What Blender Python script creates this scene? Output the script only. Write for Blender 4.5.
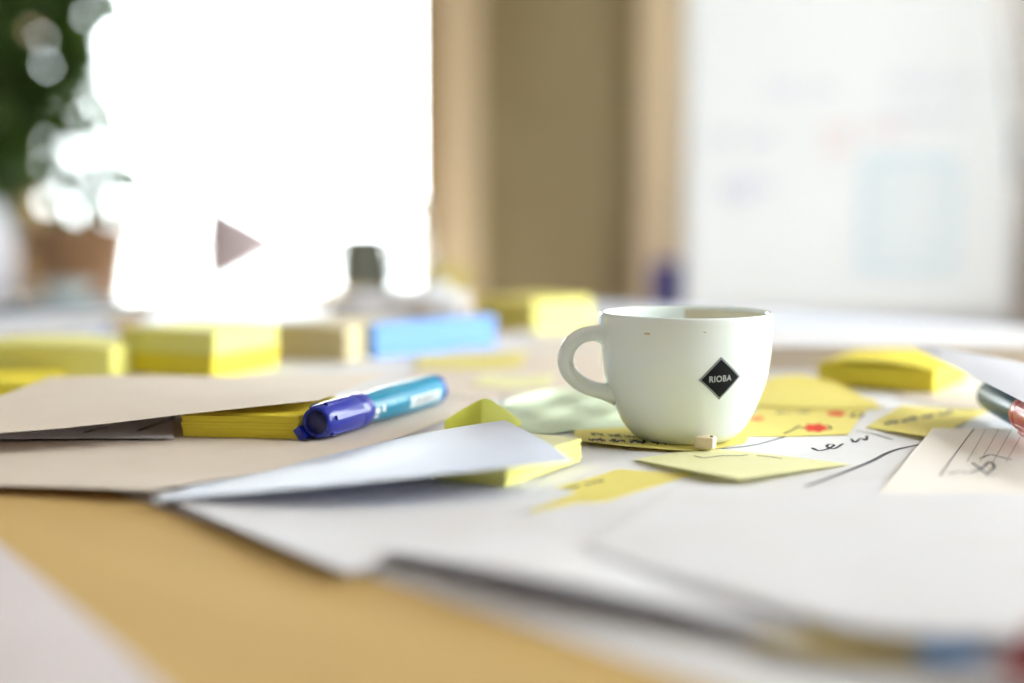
import bpy, bmesh, math, random
import numpy as np
from mathutils import Vector, Matrix, noise

for o in list(bpy.data.objects): bpy.data.objects.remove(o, do_unlink=True)
sc = bpy.context.scene
col = sc.collection
R = math.radians

# ------------------------------------------------------------------ camera, world, exposure
TZ = 0.74                      # table top above the floor
H = 0.119                      # lens above the table top
FPX = 1422.2                   # 50 mm on a 36 mm sensor, in pixels of a 1024 wide frame
PITCH = math.atan(141.5 / FPX)
cam = bpy.data.cameras.new('camera')
cam.lens = 50; cam.sensor_width = 36; cam.clip_start = 0.01
cam.dof.use_dof = True; cam.dof.focus_distance = 0.672; cam.dof.aperture_fstop = 2.2
cob = bpy.data.objects.new('camera', cam); col.objects.link(cob)
cob.location = (0, 0, TZ + H); cob.rotation_euler = (math.pi / 2 - PITCH, 0, 0)
sc.camera = cob

SKY = 16.0
w = bpy.data.worlds.new('world'); sc.world = w; w.use_nodes = True
bg = w.node_tree.nodes['Background']
bg.inputs[0].default_value = (0.93, 0.97, 1.0, 1); bg.inputs[1].default_value = SKY

vs = sc.view_settings
vs.view_transform = 'Standard'; vs.look = 'None'; vs.exposure = 0.13; vs.gamma = 1.0; vs.use_curve_mapping = False
try:
    sc.cycles.use_denoising = True
    sc.cycles.max_bounces = 12; sc.cycles.diffuse_bounces = 6; sc.cycles.transparent_max_bounces = 16
    sc.cycles.caustics_reflective = False; sc.cycles.caustics_refractive = False
except Exception: pass

def portal(loc, rot, sx, sy):
    l = bpy.data.lights.new('window_portal', 'AREA'); l.shape = 'RECTANGLE'; l.size = sx; l.size_y = sy
    l.cycles.is_portal = True
    o = bpy.data.objects.new('window_portal', l); col.objects.link(o); o.location = loc; o.rotation_euler = rot

RX, LX, BY, FY, CZ = 1.55, -2.6, 4.0, -2.4, 2.7       # room: right, left, back, front, ceiling
W1 = (-1.40, -0.222, 0.36, 1.50)                      # back window x0 x1 z0 z1
W2 = (0.05, 2.0, 0.70, 2.05)                         # right window y0 y1 z0 z1
portal(((W1[0]+W1[1])/2, BY+0.16, (W1[2]+W1[3])/2), (R(-90), 0, 0), W1[1]-W1[0], W1[3]-W1[2])
W3 = (3.12, 3.72, 0.9, 2.05)                          # unseen narrow right window, added to brighten the back wall
portal((RX+0.16, (W3[0]+W3[1])/2, (W3[2]+W3[3])/2), (0, R(90), 0), W3[3]-W3[2], W3[1]-W3[0])
portal((RX+0.16, (W2[0]+W2[1])/2, (W2[2]+W2[3])/2), (0, R(90), 0), W2[3]-W2[2], W2[1]-W2[0])

# ------------------------------------------------------------------ materials
def lin(c): c /= 255.0; return c/12.92 if c <= .04045 else ((c+.055)/1.055)**2.4
def rgb(r, g, b): return (lin(r), lin(g), lin(b), 1)
def mat(name, color, rough=.5, spec=.5, coat=0, coat_rough=.1, metal=0, var=None, vscale=(1,1,1), vamt=.5,
        bump=0, bscale=200, trans=0, emit=0, sub=None):
    m = bpy.data.materials.new(name); m.use_nodes = True
    nt = m.node_tree; b = nt.nodes['Principled BSDF']
    b.inputs['Base Color'].default_value = color; b.inputs['Roughness'].default_value = rough
    b.inputs['Specular IOR Level'].default_value = spec; b.inputs['Coat Weight'].default_value = coat
    b.inputs['Coat Roughness'].default_value = coat_rough; b.inputs['Metallic'].default_value = metal
    b.inputs['Transmission Weight'].default_value = trans
    tc = nt.nodes.new('ShaderNodeTexCoord')
    if var is not None:
        mp = nt.nodes.new('ShaderNodeMapping'); mp.inputs['Scale'].default_value = vscale
        n = nt.nodes.new('ShaderNodeTexNoise'); n.inputs['Scale'].default_value = 1; n.inputs['Detail'].default_value = 4
        r = nt.nodes.new('ShaderNodeValToRGB')
        r.color_ramp.elements[0].color = color; r.color_ramp.elements[1].color = var
        r.color_ramp.elements[0].position = .5 - vamt/2; r.color_ramp.elements[1].position = .5 + vamt/2
        nt.links.new(tc.outputs['Object'], mp.inputs['Vector']); nt.links.new(mp.outputs[0], n.inputs['Vector'])
        nt.links.new(n.outputs[0], r.inputs[0]); nt.links.new(r.outputs[0], b.inputs['Base Color'])
    if bump:
        n2 = nt.nodes.new('ShaderNodeTexNoise'); n2.inputs['Scale'].default_value = bscale
        bp = nt.nodes.new('ShaderNodeBump'); bp.inputs['Strength'].default_value = bump; bp.inputs['Distance'].default_value = .001
        nt.links.new(tc.outputs['Object'], n2.inputs['Vector']); nt.links.new(n2.outputs[0], bp.inputs['Height'])
        nt.links.new(bp.outputs[0], b.inputs['Normal'])
    if sub:                                        # thin paper: a little light comes through
        t = nt.nodes.new('ShaderNodeBsdfTranslucent'); t.inputs[0].default_value = color
        mx = nt.nodes.new('ShaderNodeMixShader'); mx.inputs[0].default_value = sub
        out = nt.nodes['Material Output']
        nt.links.new(b.outputs[0], mx.inputs[1]); nt.links.new(t.outputs[0], mx.inputs[2]); nt.links.new(mx.outputs[0], out.inputs[0])
    return m

M = {}
M['paper'] = mat('paper_white', rgb(232,231,237), .65, .18, var=rgb(230,226,226), vscale=(30,30,30), bump=.05, bscale=900, sub=.18)
M['paper_warm'] = mat('paper_warm', rgb(230,217,204), .65, .18, var=rgb(225,211,197), vscale=(30,30,30), bump=.05, bscale=900, sub=.15)
M['paper_cool'] = mat('paper_cool', rgb(231,231,240), .65, .18, var=rgb(225,225,235), vscale=(30,30,30), bump=.05, bscale=900, sub=.2)
M['flip'] = mat('paper_flipchart', rgb(231,229,232), .65, .18, var=rgb(225,222,224), vscale=(12,12,12), bump=.05, bscale=500, sub=.1)
M['paper_gloss'] = mat('paper_gloss', rgb(222,228,246), .46, .42, var=rgb(218,224,242), vscale=(30,30,30), bump=.04, bscale=900, sub=.1)
M['paper_warmwhite'] = mat('paper_warm_white', rgb(214,205,207), .65, .15, var=rgb(209,199,201), vscale=(30,30,30), bump=.05, bscale=900, sub=.1)
M['card'] = mat('paper_card', rgb(236,229,222), .6, .3, bump=.05, bscale=900)
M['note'] = mat('note_yellow', rgb(244,231,140), .6, .3, var=rgb(240,226,128), vscale=(40,40,40), bump=.05, bscale=800, sub=.25)
M['note_pale'] = mat('note_pale_yellow', rgb(246,243,200), .6, .3, var=rgb(243,239,186), vscale=(40,40,40), bump=.05, bscale=800, sub=.25)
M['note_lime'] = mat('note_lime', rgb(236,236,140), .6, .3, bump=.05, bscale=800, sub=.62)
M['note_green'] = mat('note_green', rgb(226,234,212), .4, .4, var=rgb(212,226,200), vscale=(20,120,20), vamt=.5, bump=.05, bscale=800, sub=.3)
M['note_blue'] = mat('note_blue', rgb(128,180,232), .6, .3, bump=.05, bscale=800, sub=.1)
M['note_tan'] = mat('note_tan', rgb(205,185,130), .6, .3, bump=.05, bscale=800, sub=.1)
def padmat(n, c1, c2): return mat(n, c1, .6, .3, var=c2, vscale=(8,8,900), vamt=.5)
M['pad'] = padmat('pad_yellow', rgb(236,218,72), rgb(226,206,58))
M['pad_lime'] = padmat('pad_lime_yellow', rgb(238,233,142), rgb(228,222,124))
M['pad_blue'] = padmat('pad_blue', rgb(112,160,232), rgb(132,178,240))
M['pad_kraft'] = padmat('pad_kraft', rgb(214,200,164), rgb(190,174,136))
M['pad_white'] = padmat('pad_white', rgb(222,208,190), rgb(196,178,156))
M['ceramic'] = mat('ceramic_glaze', rgb(232,239,237), .14, .5, coat=.3, coat_rough=.04, bump=.01, bscale=60)
M['coffee'] = mat('coffee_residue', rgb(196,176,136), .4, .4)
M['inner_tan'] = mat('tan_patch', rgb(222,212,186), .3, .4, var=rgb(212,198,168), vscale=(90,90,90))
M['black'] = mat('print_black', rgb(14,14,17), .5, .2)
M['silver'] = mat('print_silver', rgb(176,182,184), .4, .5)
M['ink'] = mat('ink_black', rgb(34,34,42), .6, .2)
M['ink_grey'] = mat('ink_grey', rgb(92,88,96), .6, .2)
M['ink_red'] = mat('ink_red', rgb(214,58,34), .6, .2)
M['ink_orange'] = mat('ink_orange', rgb(236,150,90), .6, .2)
M['rule'] = mat('ruled_line', rgb(176,168,168), .6, .2)
M['rule_dark'] = mat('margin_line', rgb(120,112,114), .6, .2)
M['ink_lilac'] = mat('marker_lilac', rgb(200,200,232), .6, .2)
M['ink_pink'] = mat('marker_pink', rgb(243,214,218), .6, .2)
M['ink_sky'] = mat('marker_sky', rgb(208,232,245), .6, .2)
M['cap_blue'] = mat('plastic_cap_blue', rgb(16,36,150), .3, .5, coat=.2)
M['cap_dark'] = mat('plastic_cap_end_blue', rgb(14,18,82), .35, .5)
M['teal'] = mat('barrel_teal', rgb(0,126,162), .33, .4, coat=.2, coat_rough=.15)
M['teal_dark'] = mat('barrel_dark_teal', rgb(10,74,92), .4, .35, coat=.15, coat_rough=.2)
M['print'] = mat('barrel_print', rgb(226,236,240), .4, .4)
M['print_soft'] = mat('barrel_print_soft', rgb(110,190,214), .4, .4)
M['cap_red'] = mat('plastic_cap_red', rgb(196,44,24), .3, .5, coat=.2)
M['cap_red_end'] = mat('plastic_cap_end_red', rgb(140,28,18), .35, .5)
M['peg'] = mat('peg_wood', rgb(240,226,204), .6, .3, var=rgb(230,212,184), vscale=(60,300,60))
M['wood'] = mat('table_oak', rgb(202,171,113), .7, .12, var=rgb(190,157,100), vscale=(3,26,26), vamt=.7)
M['wood_leg'] = mat('table_leg_oak', rgb(186,150,96), .4, .5, var=rgb(166,128,76), vscale=(20,20,3), vamt=.6)
M['wrap'] = mat('wrap_white', rgb(226,226,232), .35, .5, sub=.15)
M['wall_white'] = mat('wall_paint_white', rgb(220,218,219), .8, .2, bump=.05, bscale=80)
M['ceil'] = mat('ceiling_paint', rgb(238,236,232), .9, .2, bump=.05, bscale=60)
M['floor'] = mat('floor_oak', rgb(176,140,96), .4, .4, var=rgb(150,114,74), vscale=(2,18,2), vamt=.6)
M['panel'] = mat('panel_brown', rgb(160,146,110), .6, .3, var=rgb(152,137,102), vscale=(10,10,1), vamt=.7)
M['post'] = mat('post_pale_wood', rgb(226,206,172), .6, .3, var=rgb(216,194,158), vscale=(14,14,1), vamt=.6)
M['post_dark'] = mat('post_brown_wood', rgb(158,124,78), .6, .3, var=rgb(146,112,66), vscale=(14,14,1), vamt=.6)
M['outside'] = mat('terrace_stone', rgb(206,204,200), .8, .2, var=rgb(186,184,180), vscale=(3,3,3))
M['leaf'] = mat('leaf_green', rgb(52,74,28), .4, .4, var=rgb(76,104,36), vscale=(6,6,6), vamt=.5, sub=.25)
M['bark'] = mat('bark', rgb(84,66,48), .8, .2, var=rgb(62,48,34), vscale=(30,30,6))
M['pot'] = mat('pot_grey', rgb(120,112,104), .6, .3)
M['soil'] = mat('soil', rgb(52,40,30), .9, .1)
M['white_gloss'] = mat('vase_white', rgb(228,226,236), .25, .5)
M['wicker'] = mat('wicker', rgb(168,132,100), .7, .2, var=rgb(120,88,62), vscale=(40,40,90), vamt=.5)
M['bowl'] = mat('bowl_pale_blue', rgb(190,206,210), .25, .5)
M['lampm'] = mat('lamp_pinkish_grey', rgb(206,190,195), .45, .5)
M['bulb'] = mat('bulb_white', rgb(230,228,222), .3, .5)
M['jar'] = mat('jar_grey_green', rgb(104,104,90), .4, .5, var=rgb(90,90,76), vscale=(20,20,20))
M['mug'] = mat('mug_olive_yellow', rgb(196,180,60), .3, .5)
M['side'] = mat('sideboard_white', rgb(226,222,218), .35, .5)
M['knob'] = mat('knob_steel', rgb(150,150,152), .3, .5, metal=1)
M['easel'] = mat('easel_dark_grey', rgb(70,72,78), .4, .5)
M['easel_leg'] = mat('easel_leg_grey', rgb(184,184,188), .4, .5)
M['board'] = mat('board_light_grey', rgb(214,212,214), .4, .4)
M['page'] = mat('flipchart_page', rgb(244,249,255), .55, .3, bump=.03, bscale=60, sub=.08)
M['blue_seat'] = mat('chair_blue', rgb(50,58,160), .5, .4)
M['steel'] = mat('chair_steel', rgb(160,162,166), .3, .5, metal=1)
M['brochure'] = mat('brochure_blue', rgb(44,92,168), .35, .5)
M['dark_folder'] = mat('folder_slate', rgb(74,86,98), .45, .4)
def glass_pane():
    m = bpy.data.materials.new('window_glass'); m.use_nodes = True; nt = m.node_tree
    out = nt.nodes['Material Output']; nt.nodes.remove(nt.nodes['Principled BSDF'])
    t = nt.nodes.new('ShaderNodeBsdfTransparent'); g = nt.nodes.new('ShaderNodeBsdfGlossy'); g.inputs['Roughness'].default_value = .02
    t.inputs[0].default_value = (.96,.98,.97,1)
    mx = nt.nodes.new('ShaderNodeMixShader'); mx.inputs[0].default_value = .06
    nt.links.new(t.outputs[0], mx.inputs[1]); nt.links.new(g.outputs[0], mx.inputs[2]); nt.links.new(mx.outputs[0], out.inputs[0])
    return m
M['pane'] = glass_pane()
M['glass'] = mat('carafe_glass', (.93,.95,.96,1), .03, .5, trans=1)

# ------------------------------------------------------------------ helpers
def WM(o):
    m = o.matrix_basis.copy()
    return WM(o.parent) @ m if o.parent else m
def tag(o, label=None, cat=None, group=None, kind=None):
    if label: o['label'] = label
    if cat: o['category'] = cat
    if group: o['group'] = group
    if kind: o['kind'] = kind
    return o
def empty(name, loc, rz=0, mtx=None):
    o = bpy.data.objects.new(name, None); col.objects.link(o); o.empty_display_size = .02
    if mtx is not None: o.matrix_basis = mtx
    else: o.location = loc; o.rotation_euler = (0, 0, rz)
    return o
def mk(name, verts, faces, m, parent=None, origin=None, smooth=False, local=False):
    """one mesh object; verts are world coordinates (or the parent's own when local)"""
    me = bpy.data.meshes.new(name)
    if parent is not None and not local:
        inv = WM(parent).inverted(); verts = [inv @ Vector(v) for v in verts]
    o = bpy.data.objects.new(name, me)
    if parent is None and not local:
        if origin is None:
            a = np.array([tuple(v) for v in verts]); origin = ((a[:,0].min()+a[:,0].max())/2, (a[:,1].min()+a[:,1].max())/2, a[:,2].min())
        verts = [Vector(v) - Vector(origin) for v in verts]; o.location = origin
    me.from_pydata([tuple(v) for v in verts], [], faces)
    me.validate(); me.materials.append(m)
    if smooth: me.polygons.foreach_set('use_smooth', [True]*len(me.polygons))
    col.objects.link(o)
    if parent is not None: o.parent = parent
    bm = bmesh.new(); bm.from_mesh(me); bmesh.ops.recalc_face_normals(bm, faces=bm.faces); bm.to_mesh(me); bm.free()
    return o
def bevel(o, wd, seg=2):
    b = o.modifiers.new('bevel', 'BEVEL'); b.width = wd; b.segments = seg; b.limit_method = 'ANGLE'; return o
BOXF = [(0,1,3,2),(4,6,7,5),(0,4,5,1),(2,3,7,6),(0,2,6,4),(1,5,7,3)]
def boxv(x0,x1,y0,y1,z0,z1): return [(x,y,z) for x in (x0,x1) for y in (y0,y1) for z in (z0,z1)]
def boxes(lst):
    V, Fc = [], []
    for b in lst:
        k = len(V); V += boxv(*b); Fc += [tuple(i+k for i in f) for f in BOXF]
    return V, Fc
def box(name, b, m, parent=None, bev=0, local=False):
    o = mk(name, boxv(*b), BOXF, m, parent, local=local)
    if bev: bevel(o, bev)
    return o
def lathe_data(prof, n=48, axis='z', close=True):
    V, Fc = [], []
    for (r, z) in prof:
        for i in range(n):
            a = 2*math.pi*i/n
            V.append((r*math.cos(a), r*math.sin(a), z) if axis == 'z' else (z, r*math.sin(a), r*math.cos(a)))
    for j in range(len(prof)-1):
        for i in range(n):
            Fc.append((j*n+i, j*n+(i+1)%n, (j+1)*n+(i+1)%n, (j+1)*n+i))
    if close:
        Fc.append(tuple(range(n))); Fc.append(tuple((len(prof)-1)*n+i for i in range(n)))
    return V, Fc
def lathe(name, prof, m, parent, n=48, axis='z', off=(0,0,0), close=True, smooth=True):
    V, Fc = lathe_data(prof, n, axis, close)
    V = [(v[0]+off[0], v[1]+off[1], v[2]+off[2]) for v in V]
    o = mk(name, V, Fc, m, parent, smooth=smooth, local=True)
    return o
def tube_data(pts, rad, n=8, ry=None):
    """a swept tube; rad number or list"""
    pts = [Vector(p) for p in pts]; V, Fc = [], []
    up = Vector((0,0,1))
    for i, p in enumerate(pts):
        d = (pts[min(i+1,len(pts)-1)] - pts[max(i-1,0)]).normalized()
        s = d.cross(up)
        if s.length < 1e-3: s = d.cross(Vector((0,1,0)))
        s.normalize(); u = s.cross(d).normalized()
        r = rad[i] if isinstance(rad, (list,tuple)) else rad
        for k in range(n):
            a = 2*math.pi*k/n
            V.append(p + s*math.cos(a)*(ry[i] if ry else r) + u*math.sin(a)*r)
    for i in range(len(pts)-1):
        for k in range(n):
            Fc.append((i*n+k, i*n+(k+1)%n, (i+1)*n+(k+1)%n, (i+1)*n+k))
    Fc.append(tuple(range(n))); Fc.append(tuple((len(pts)-1)*n+k for k in range(n)))
    return V, Fc
def tube(name, pts, rad, m, parent, n=8, local=True):
    V, Fc = tube_data(pts, rad, n); return mk(name, V, Fc, m, parent, smooth=True, local=local)

CP, SP = math.cos(PITCH), math.sin(PITCH)
def P(px, py, z=0.0):
    """where the sight line of a photo pixel meets the level z metres above the table top"""
    x = (px-512)/FPX; y = -(py-341.5)/FPX
    d = (x, CP + y*SP, -SP + y*CP); t = (z-H)/d[2]
    return Vector((d[0]*t, d[1]*t, TZ+z))
def proj(v):
    X, Y, Z = v[...,0], v[...,1], v[...,2]-TZ-H
    dep = Y*CP - Z*SP; upc = Y*SP + Z*CP
    return 512+FPX*X/dep, 341.5-FPX*upc/dep
def crom(a, t):
    """Catmull-Rom through the rows of a (first axis) at parameter t in 0..1"""
    n = a.shape[0]-1; s = min(t*n, n-1e-9); i = int(s); f = s-i
    p1, p2 = a[i], a[i+1]
    p0 = a[i-1] if i > 0 else 2*p1-p2
    p3 = a[i+2] if i+2 <= n else 2*p2-p1
    return .5*((2*p1)+(-p0+p2)*f+(2*p0-5*p1+4*p2-p3)*f*f+(-p0+3*p1-3*p2+p3)*f**3)
def surf(ctrl, nu, nv):
    a = np.stack([crom(ctrl, j/nv) for j in range(nv+1)])            # rows
    b = np.swapaxes(a, 0, 1)
    return np.swapaxes(np.stack([crom(b, i/nu) for i in range(nu+1)]), 0, 1)
SURF = {}
def sheet(name, grid, m, label, cat='paper', th=.00022, nu=26, nv=22, group=None, world=False):
    """a sheet of paper through a grid of control points (photo pixel, photo pixel, height in mm), rows front to back"""
    if world: ctrl = np.array(grid, float)
    else: ctrl = np.array([[tuple(P(a, b, c/1000)) for (a,b,c) in row] for row in grid])
    g = surf(ctrl, nu, nv)
    V = [tuple(p) for p in g.reshape(-1,3)]
    Fc = [(j*(nu+1)+i, j*(nu+1)+i+1, (j+1)*(nu+1)+i+1, (j+1)*(nu+1)+i) for j in range(nv) for i in range(nu)]
    # thickness is part of the mesh: the underside is a copy set below
    n = len(V); V2 = V + [(p[0], p[1], p[2]-th) for p in V]
    F2 = Fc + [tuple(i+n for i in reversed(f)) for f in Fc]
    rim = [i for i in range(nu)]
    for i in range(nu): F2.append((i, i+n, i+1+n, i+1)); k = nv*(nu+1)+i; F2.append((k, k+1, k+1+n, k+n))
    for j in range(nv):
        k = j*(nu+1); F2.append((k, k+nu+1, k+nu+1+n, k+n)); k += nu; F2.append((k, k+n, k+nu+1+n, k+nu+1))
    o = mk(name, V2, F2, m, smooth=True)
    e = o.modifiers.new('edge', 'EDGE_SPLIT'); e.split_angle = R(50)
    tag(o, label, cat, group); g2 = surf(ctrl, 160, 160); SURF[o.name] = (g2,) + proj(g2)
    return o
def on_sheet(o, px, py):
    g, X, Y = SURF[o.name]
    k = np.argmin((X-px)**2+(Y-py)**2); j, i = divmod(int(k), g.shape[1])
    # refine with the local frame so strokes stay smooth
    j = min(max(j,1), g.shape[0]-2); i = min(max(i,1), g.shape[1]-2)
    p = g[j,i]; du = (g[j,i+1]-g[j,i-1])/2; dv = (g[j+1,i]-g[j-1,i])/2
    J = np.array([[(X[j,i+1]-X[j,i-1])/2, (X[j+1,i]-X[j-1,i])/2], [(Y[j,i+1]-Y[j,i-1])/2, (Y[j+1,i]-Y[j-1,i])/2]])
    try: a = np.linalg.solve(J, np.array([px-X[j,i], py-Y[j,i]]))
    except Exception: a = np.zeros(2)
    a = np.clip(a, -1.5, 1.5)
    return Vector(p + a[0]*du + a[1]*dv)
def ribbon(lines, wd, lift=.00018):
    V, Fc = [], []
    for pts in lines:
        k = len(V); n = len(pts)
        for i, p in enumerate(pts):
            d = pts[min(i+1,n-1)] - pts[max(i-1,0)]; d.z = 0
            if d.length < 1e-7: d = Vector((1,0,0))
            d.normalize(); s = Vector((-d.y, d.x, 0))*wd/2
            V += [p+s+Vector((0,0,lift)), p-s+Vector((0,0,lift))]
        for i in range(n-1): Fc.append((k+2*i, k+2*i+1, k+2*i+3, k+2*i+2))
    return V, Fc
def smooth_line(pts, n=6):
    a = np.array(pts, float)
    if len(a) < 3: return [tuple(a[0]*(1-t)+a[-1]*t) for t in np.linspace(0,1,8)]
    return [tuple(crom(a, t)) for t in np.linspace(0, 1, n*(len(a)-1)+1)]
def ink(o, strokes, wd=.0009, m='ink', name='handwriting'):
    for s in strokes:                                  # every stroke or word is a part of its own
        V, Fc = ribbon([[on_sheet(o, x, y) for (x, y) in smooth_line(s)]], wd)
        mk(name, V, Fc, M[m], o)
def scrawl(x0, y0, x1, y1, hgt, n, seed, words=3):
    """strokes of small joined-up writing along a line in the photo"""
    rnd = random.Random(seed); out = []
    for k in range(words):
        a = (k+.05)/words; b = (k+.82)/words; pts = []
        for i in range(n+1):
            t = a+(b-a)*i/n
            pts.append((x0+(x1-x0)*t + rnd.uniform(-.7,.7), y0+(y1-y0)*t + (hgt if i % 2 else -hgt)*rnd.uniform(.2,1)))
        out.append(pts)
    return out

# ------------------------------------------------------------------ the room
def struct(name, V, Fc, m, parent=None): return tag(mk(name, V, Fc, m, parent), kind='structure')
V, Fc = boxes([(LX-.2, RX+.2, FY-.2, BY+.2, -.1, 0)]); struct('floor', V, Fc, M['floor'])
V, Fc = boxes([(LX-.2, RX+.2, FY-.2, BY+.2, CZ, CZ+.1)]); struct('ceiling', V, Fc, M['ceil'])
V, Fc = boxes([(LX-.2, LX, FY, BY, 0, CZ)]); struct('wall_left', V, Fc, M['wall_white'])
V, Fc = boxes([(LX-.2, RX+.2, FY-.2, FY, 0, CZ)]); struct('wall_front', V, Fc, M['wall_white'])
y0,y1,z0,z1 = W2
V, Fc = boxes([(RX, RX+.2, FY, y0, 0, CZ), (RX, RX+.2, y1, W3[0], 0, CZ), (RX, RX+.2, W3[1], BY, 0, CZ), (RX, RX+.2, y0, y1, 0, z0), (RX, RX+.2, y0, y1, z1, CZ),
               (RX, RX+.2, W3[0], W3[1], 0, W3[2]), (RX, RX+.2, W3[0], W3[1], W3[3], CZ)])
struct('wall_right', V, Fc, M['wall_white'])
x0,x1,z0,z1 = W1
V, Fc = boxes([(LX, x0, BY, BY+.2, 0, CZ), (x0, x1, BY, BY+.2, 0, z0), (x0, x1, BY, BY+.2, z1, CZ), (x1, RX, BY, BY+.2, 0, CZ)])
struct('wall_back', V, Fc, M['wall_white'])
V, Fc = boxes([(-30, 30, -30, 40, -.3, -.12)]); struct('ground_terrace', V, Fc, M['outside'])

def window(name, axis, a0, a1, z0, z1, pos, mull, trans, m):
    """frame, mullions, transom, sill and separate panes; axis 'x' lies in the back wall, 'y' in the right wall"""
    def b(a, c, d0, d1, e, f): return (a, c, pos+d0, pos+d1, e, f) if axis == 'x' else (pos+d0, pos+d1, a, c, e, f)
    t = .05
    V, Fc = boxes([b(a0, a0+t, .04, .12, z0, z1), b(a1-t, a1, .04, .12, z0, z1), b(a0+t, a1-t, .04, .12, z0, z0+t), b(a0+t, a1-t, .04, .12, z1-t, z1)])
    root = struct(name, V, Fc, m)
    xs = [a0+t] + mull + [a1-t]; zs = [z0+t] + trans + [z1-t]
    for q in mull: box('mullion', b(q-.02, q+.02, .05, .11, z0+t, z1-t), m, root)
    for q in trans: box('transom', b(a0+t, a1-t, .045, .115, q-.03, q+.03), m, root)
    for i in range(len(xs)-1):
        for j in range(len(zs)-1):
            V, Fc = boxes([b(xs[i], xs[i+1], .076, .084, zs[j], zs[j+1])]); mk('pane', V, Fc, M['pane'], root)
    box('window_sill', b(a0-.03, a1+.03, -.03, .04, z0-.03, z0), M['side'], root)
window('window_1', 'x', W1[0], W1[1], W1[2], W1[3], BY, [], [], M['post_dark'])
window('window_2', 'y', W2[0], W2[1], W2[2], W2[3], RX, [1.02], [], M['post'])

window('fill_window', 'y', W3[0], W3[1], W3[2], W3[3], RX, [], [], M['post'])  # added out of view to lighten the wall behind the flipchart
# timber posts and the panelled door between the window and the flipchart
def px_x(px, y): return (px-512)/FPX*y*1.0
V, Fc = boxes([(-.222, -.205, BY-.03, BY, 0, CZ)]); struct('trim_1', V, Fc, M['post_dark'])
V, Fc = boxes([(-.205, -.085, BY-.06, BY, 0, CZ)]); struct('trim_2', V, Fc, M['post'])
V, Fc = boxes([(.345, .475, BY-.06, BY, 0, CZ)]); struct('trim_3', V, Fc, M['post'])
door = empty('door_1', (.13, BY-.02, 0)); tag(door, kind='structure')
box('door_leaf', (-.085, .345, BY-.03, BY, 0, 2.3), M['panel'], door)
for (za, zb) in ((.12, .95), (1.1, 2.15)):
    box('door_panel', (-.01, .27, BY-.037, BY-.03, za, zb), M['panel'], door, .004)
box('door_head', (-.085, .345, BY-.04, BY, 2.3, CZ), M['post'], door)
V, Fc = boxes([(.475, RX, BY-.015, BY, 0, .09)]); struct('baseboard_back', V, Fc, M['side'])

# ------------------------------------------------------------------ table
TA = R(-40); TW, TD = 2.15, 1.62                       # turned on the floor, one corner pointing at the window
tc0 = Vector((-.256, 1.95)); td = Vector((math.cos(TA), math.sin(TA))); tn = Vector((math.sin(TA), -math.cos(TA)))
tcen = tc0 + td*TW/2 + tn*TD/2
table = empty('meeting_table', (tcen.x, tcen.y, 0), TA); tag(table, 'large pale oak meeting table strewn with papers and notes', 'table')
hx, hy = TW/2, TD/2
box('tabletop', (-hx, hx, -hy, hy, TZ-.035, TZ), M['wood'], table, .003, local=True)
for ax in (-hx+.12, hx-.12):
    for ay in (-hy+.12, hy-.12):
        box('leg', (ax-.035, ax+.035, ay-.035, ay+.035, 0, TZ-.035), M['wood_leg'], table, .004, local=True)
for ay in (-hy+.1, hy-.1):
    box('apron', (-hx+.155, hx-.155, ay-.012, ay+.012, TZ-.11, TZ-.035), M['wood_leg'], table, local=True)

# ------------------------------------------------------------------ sheets of paper, bottom layer first
e1 = Vector((.672, -.741)); n1 = Vector((.741, .672)); o1 = Vector((-.167, .577))
def flipP(s, t): p = o1 + e1*s + n1*t; return (p.x, p.y, TZ+.0005)
flip = sheet('flipchart_sheet', [[flipP(s, t) for s in (-.40,-.1,.2,.5)] for t in (0,.23,.46,.68)], M['flip'],
      'very large white flipchart sheet with marker lines lying under everything', 'paper', world=True, nu=60, nv=40)
ink(flip, [[(722,449),(750,446),(775,440),(797,433),(812,431)]], .0011, 'ink', 'marker_line')
ink(flip, [[(793,491),(830,478),(868,463),(893,451),(925,444),(960,438)]], .0022, 'ink_grey', 'marker_line')
for st in ([(812,448),(819,451),(828,449),(834,445.5),(829,444.5),(827,447),(834,449),(843,444)], [(851,439),(855,442.5),(861,438.5),(866,440.5),(867,436)]):
    ink(flip, [st], .0014, 'ink', 'marker_writing')
ink(flip, [[(856,431),(872,434),(893,440)]], .0012, 'ink', 'marker_line')

sheet('paper_sheet', [[(-90,800,1),(40,790,1),(262,790,.6)], [(-120,650,2.5),(0,650,2.5),(122,648,.8)], [(-160,575,1.5),(-70,560,1.5),(-8,537,.6)]],
      M['paper_warmwhite'], 'white sheet corner lying on the bare oak at the lower left of the picture')

sC = sheet('paper_sheet', [[(150,492,3),(250,533,4.2),(350,573,4)], [(265,480,1.6),(360,507,1.7),(460,535,3)], [(400,462,1.5),(490,472,1.5),(576,492,2)]],
      M['paper'], 'white sheet with a lifted front corner below the lilac sheet, nearest the bare wood')
sG2 = sheet('paper_sheet', [[(385,551,5),(520,574,9),(690,610,7),(860,655,3),(1060,700,2)],
      [(470,527,2.6),(600,535,3.2),(760,560,2.6),(920,590,2),(1100,620,2)],
      [(577,503,1.3),(690,500,1.3),(820,510,1.3),(960,530,1.3),(1140,550,1.3)]],
      M['paper'], 'white sheet with raised wavy front edge casting a dark shadow gap')
sheet('sticky_note', [[(752,640,4),(830,655,4),(915,662,4)], [(770,618,4.2),(850,630,4),(930,636,4)], [(800,585,3.6),(870,592,3.4),(950,598,3.4)]], M['note_tan'],
      'tan note peeking out from under the big front white sheet', 'note')
sheet('sticky_note', [[(915,655,5),(945,657,5.2),(980,660,5)], [(925,630,5),(955,632,5),(985,634,5)]], M['note_blue'],
      'small light blue note peeking out under the front sheet beside the tan note', 'note', nu=10, nv=8)
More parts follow.
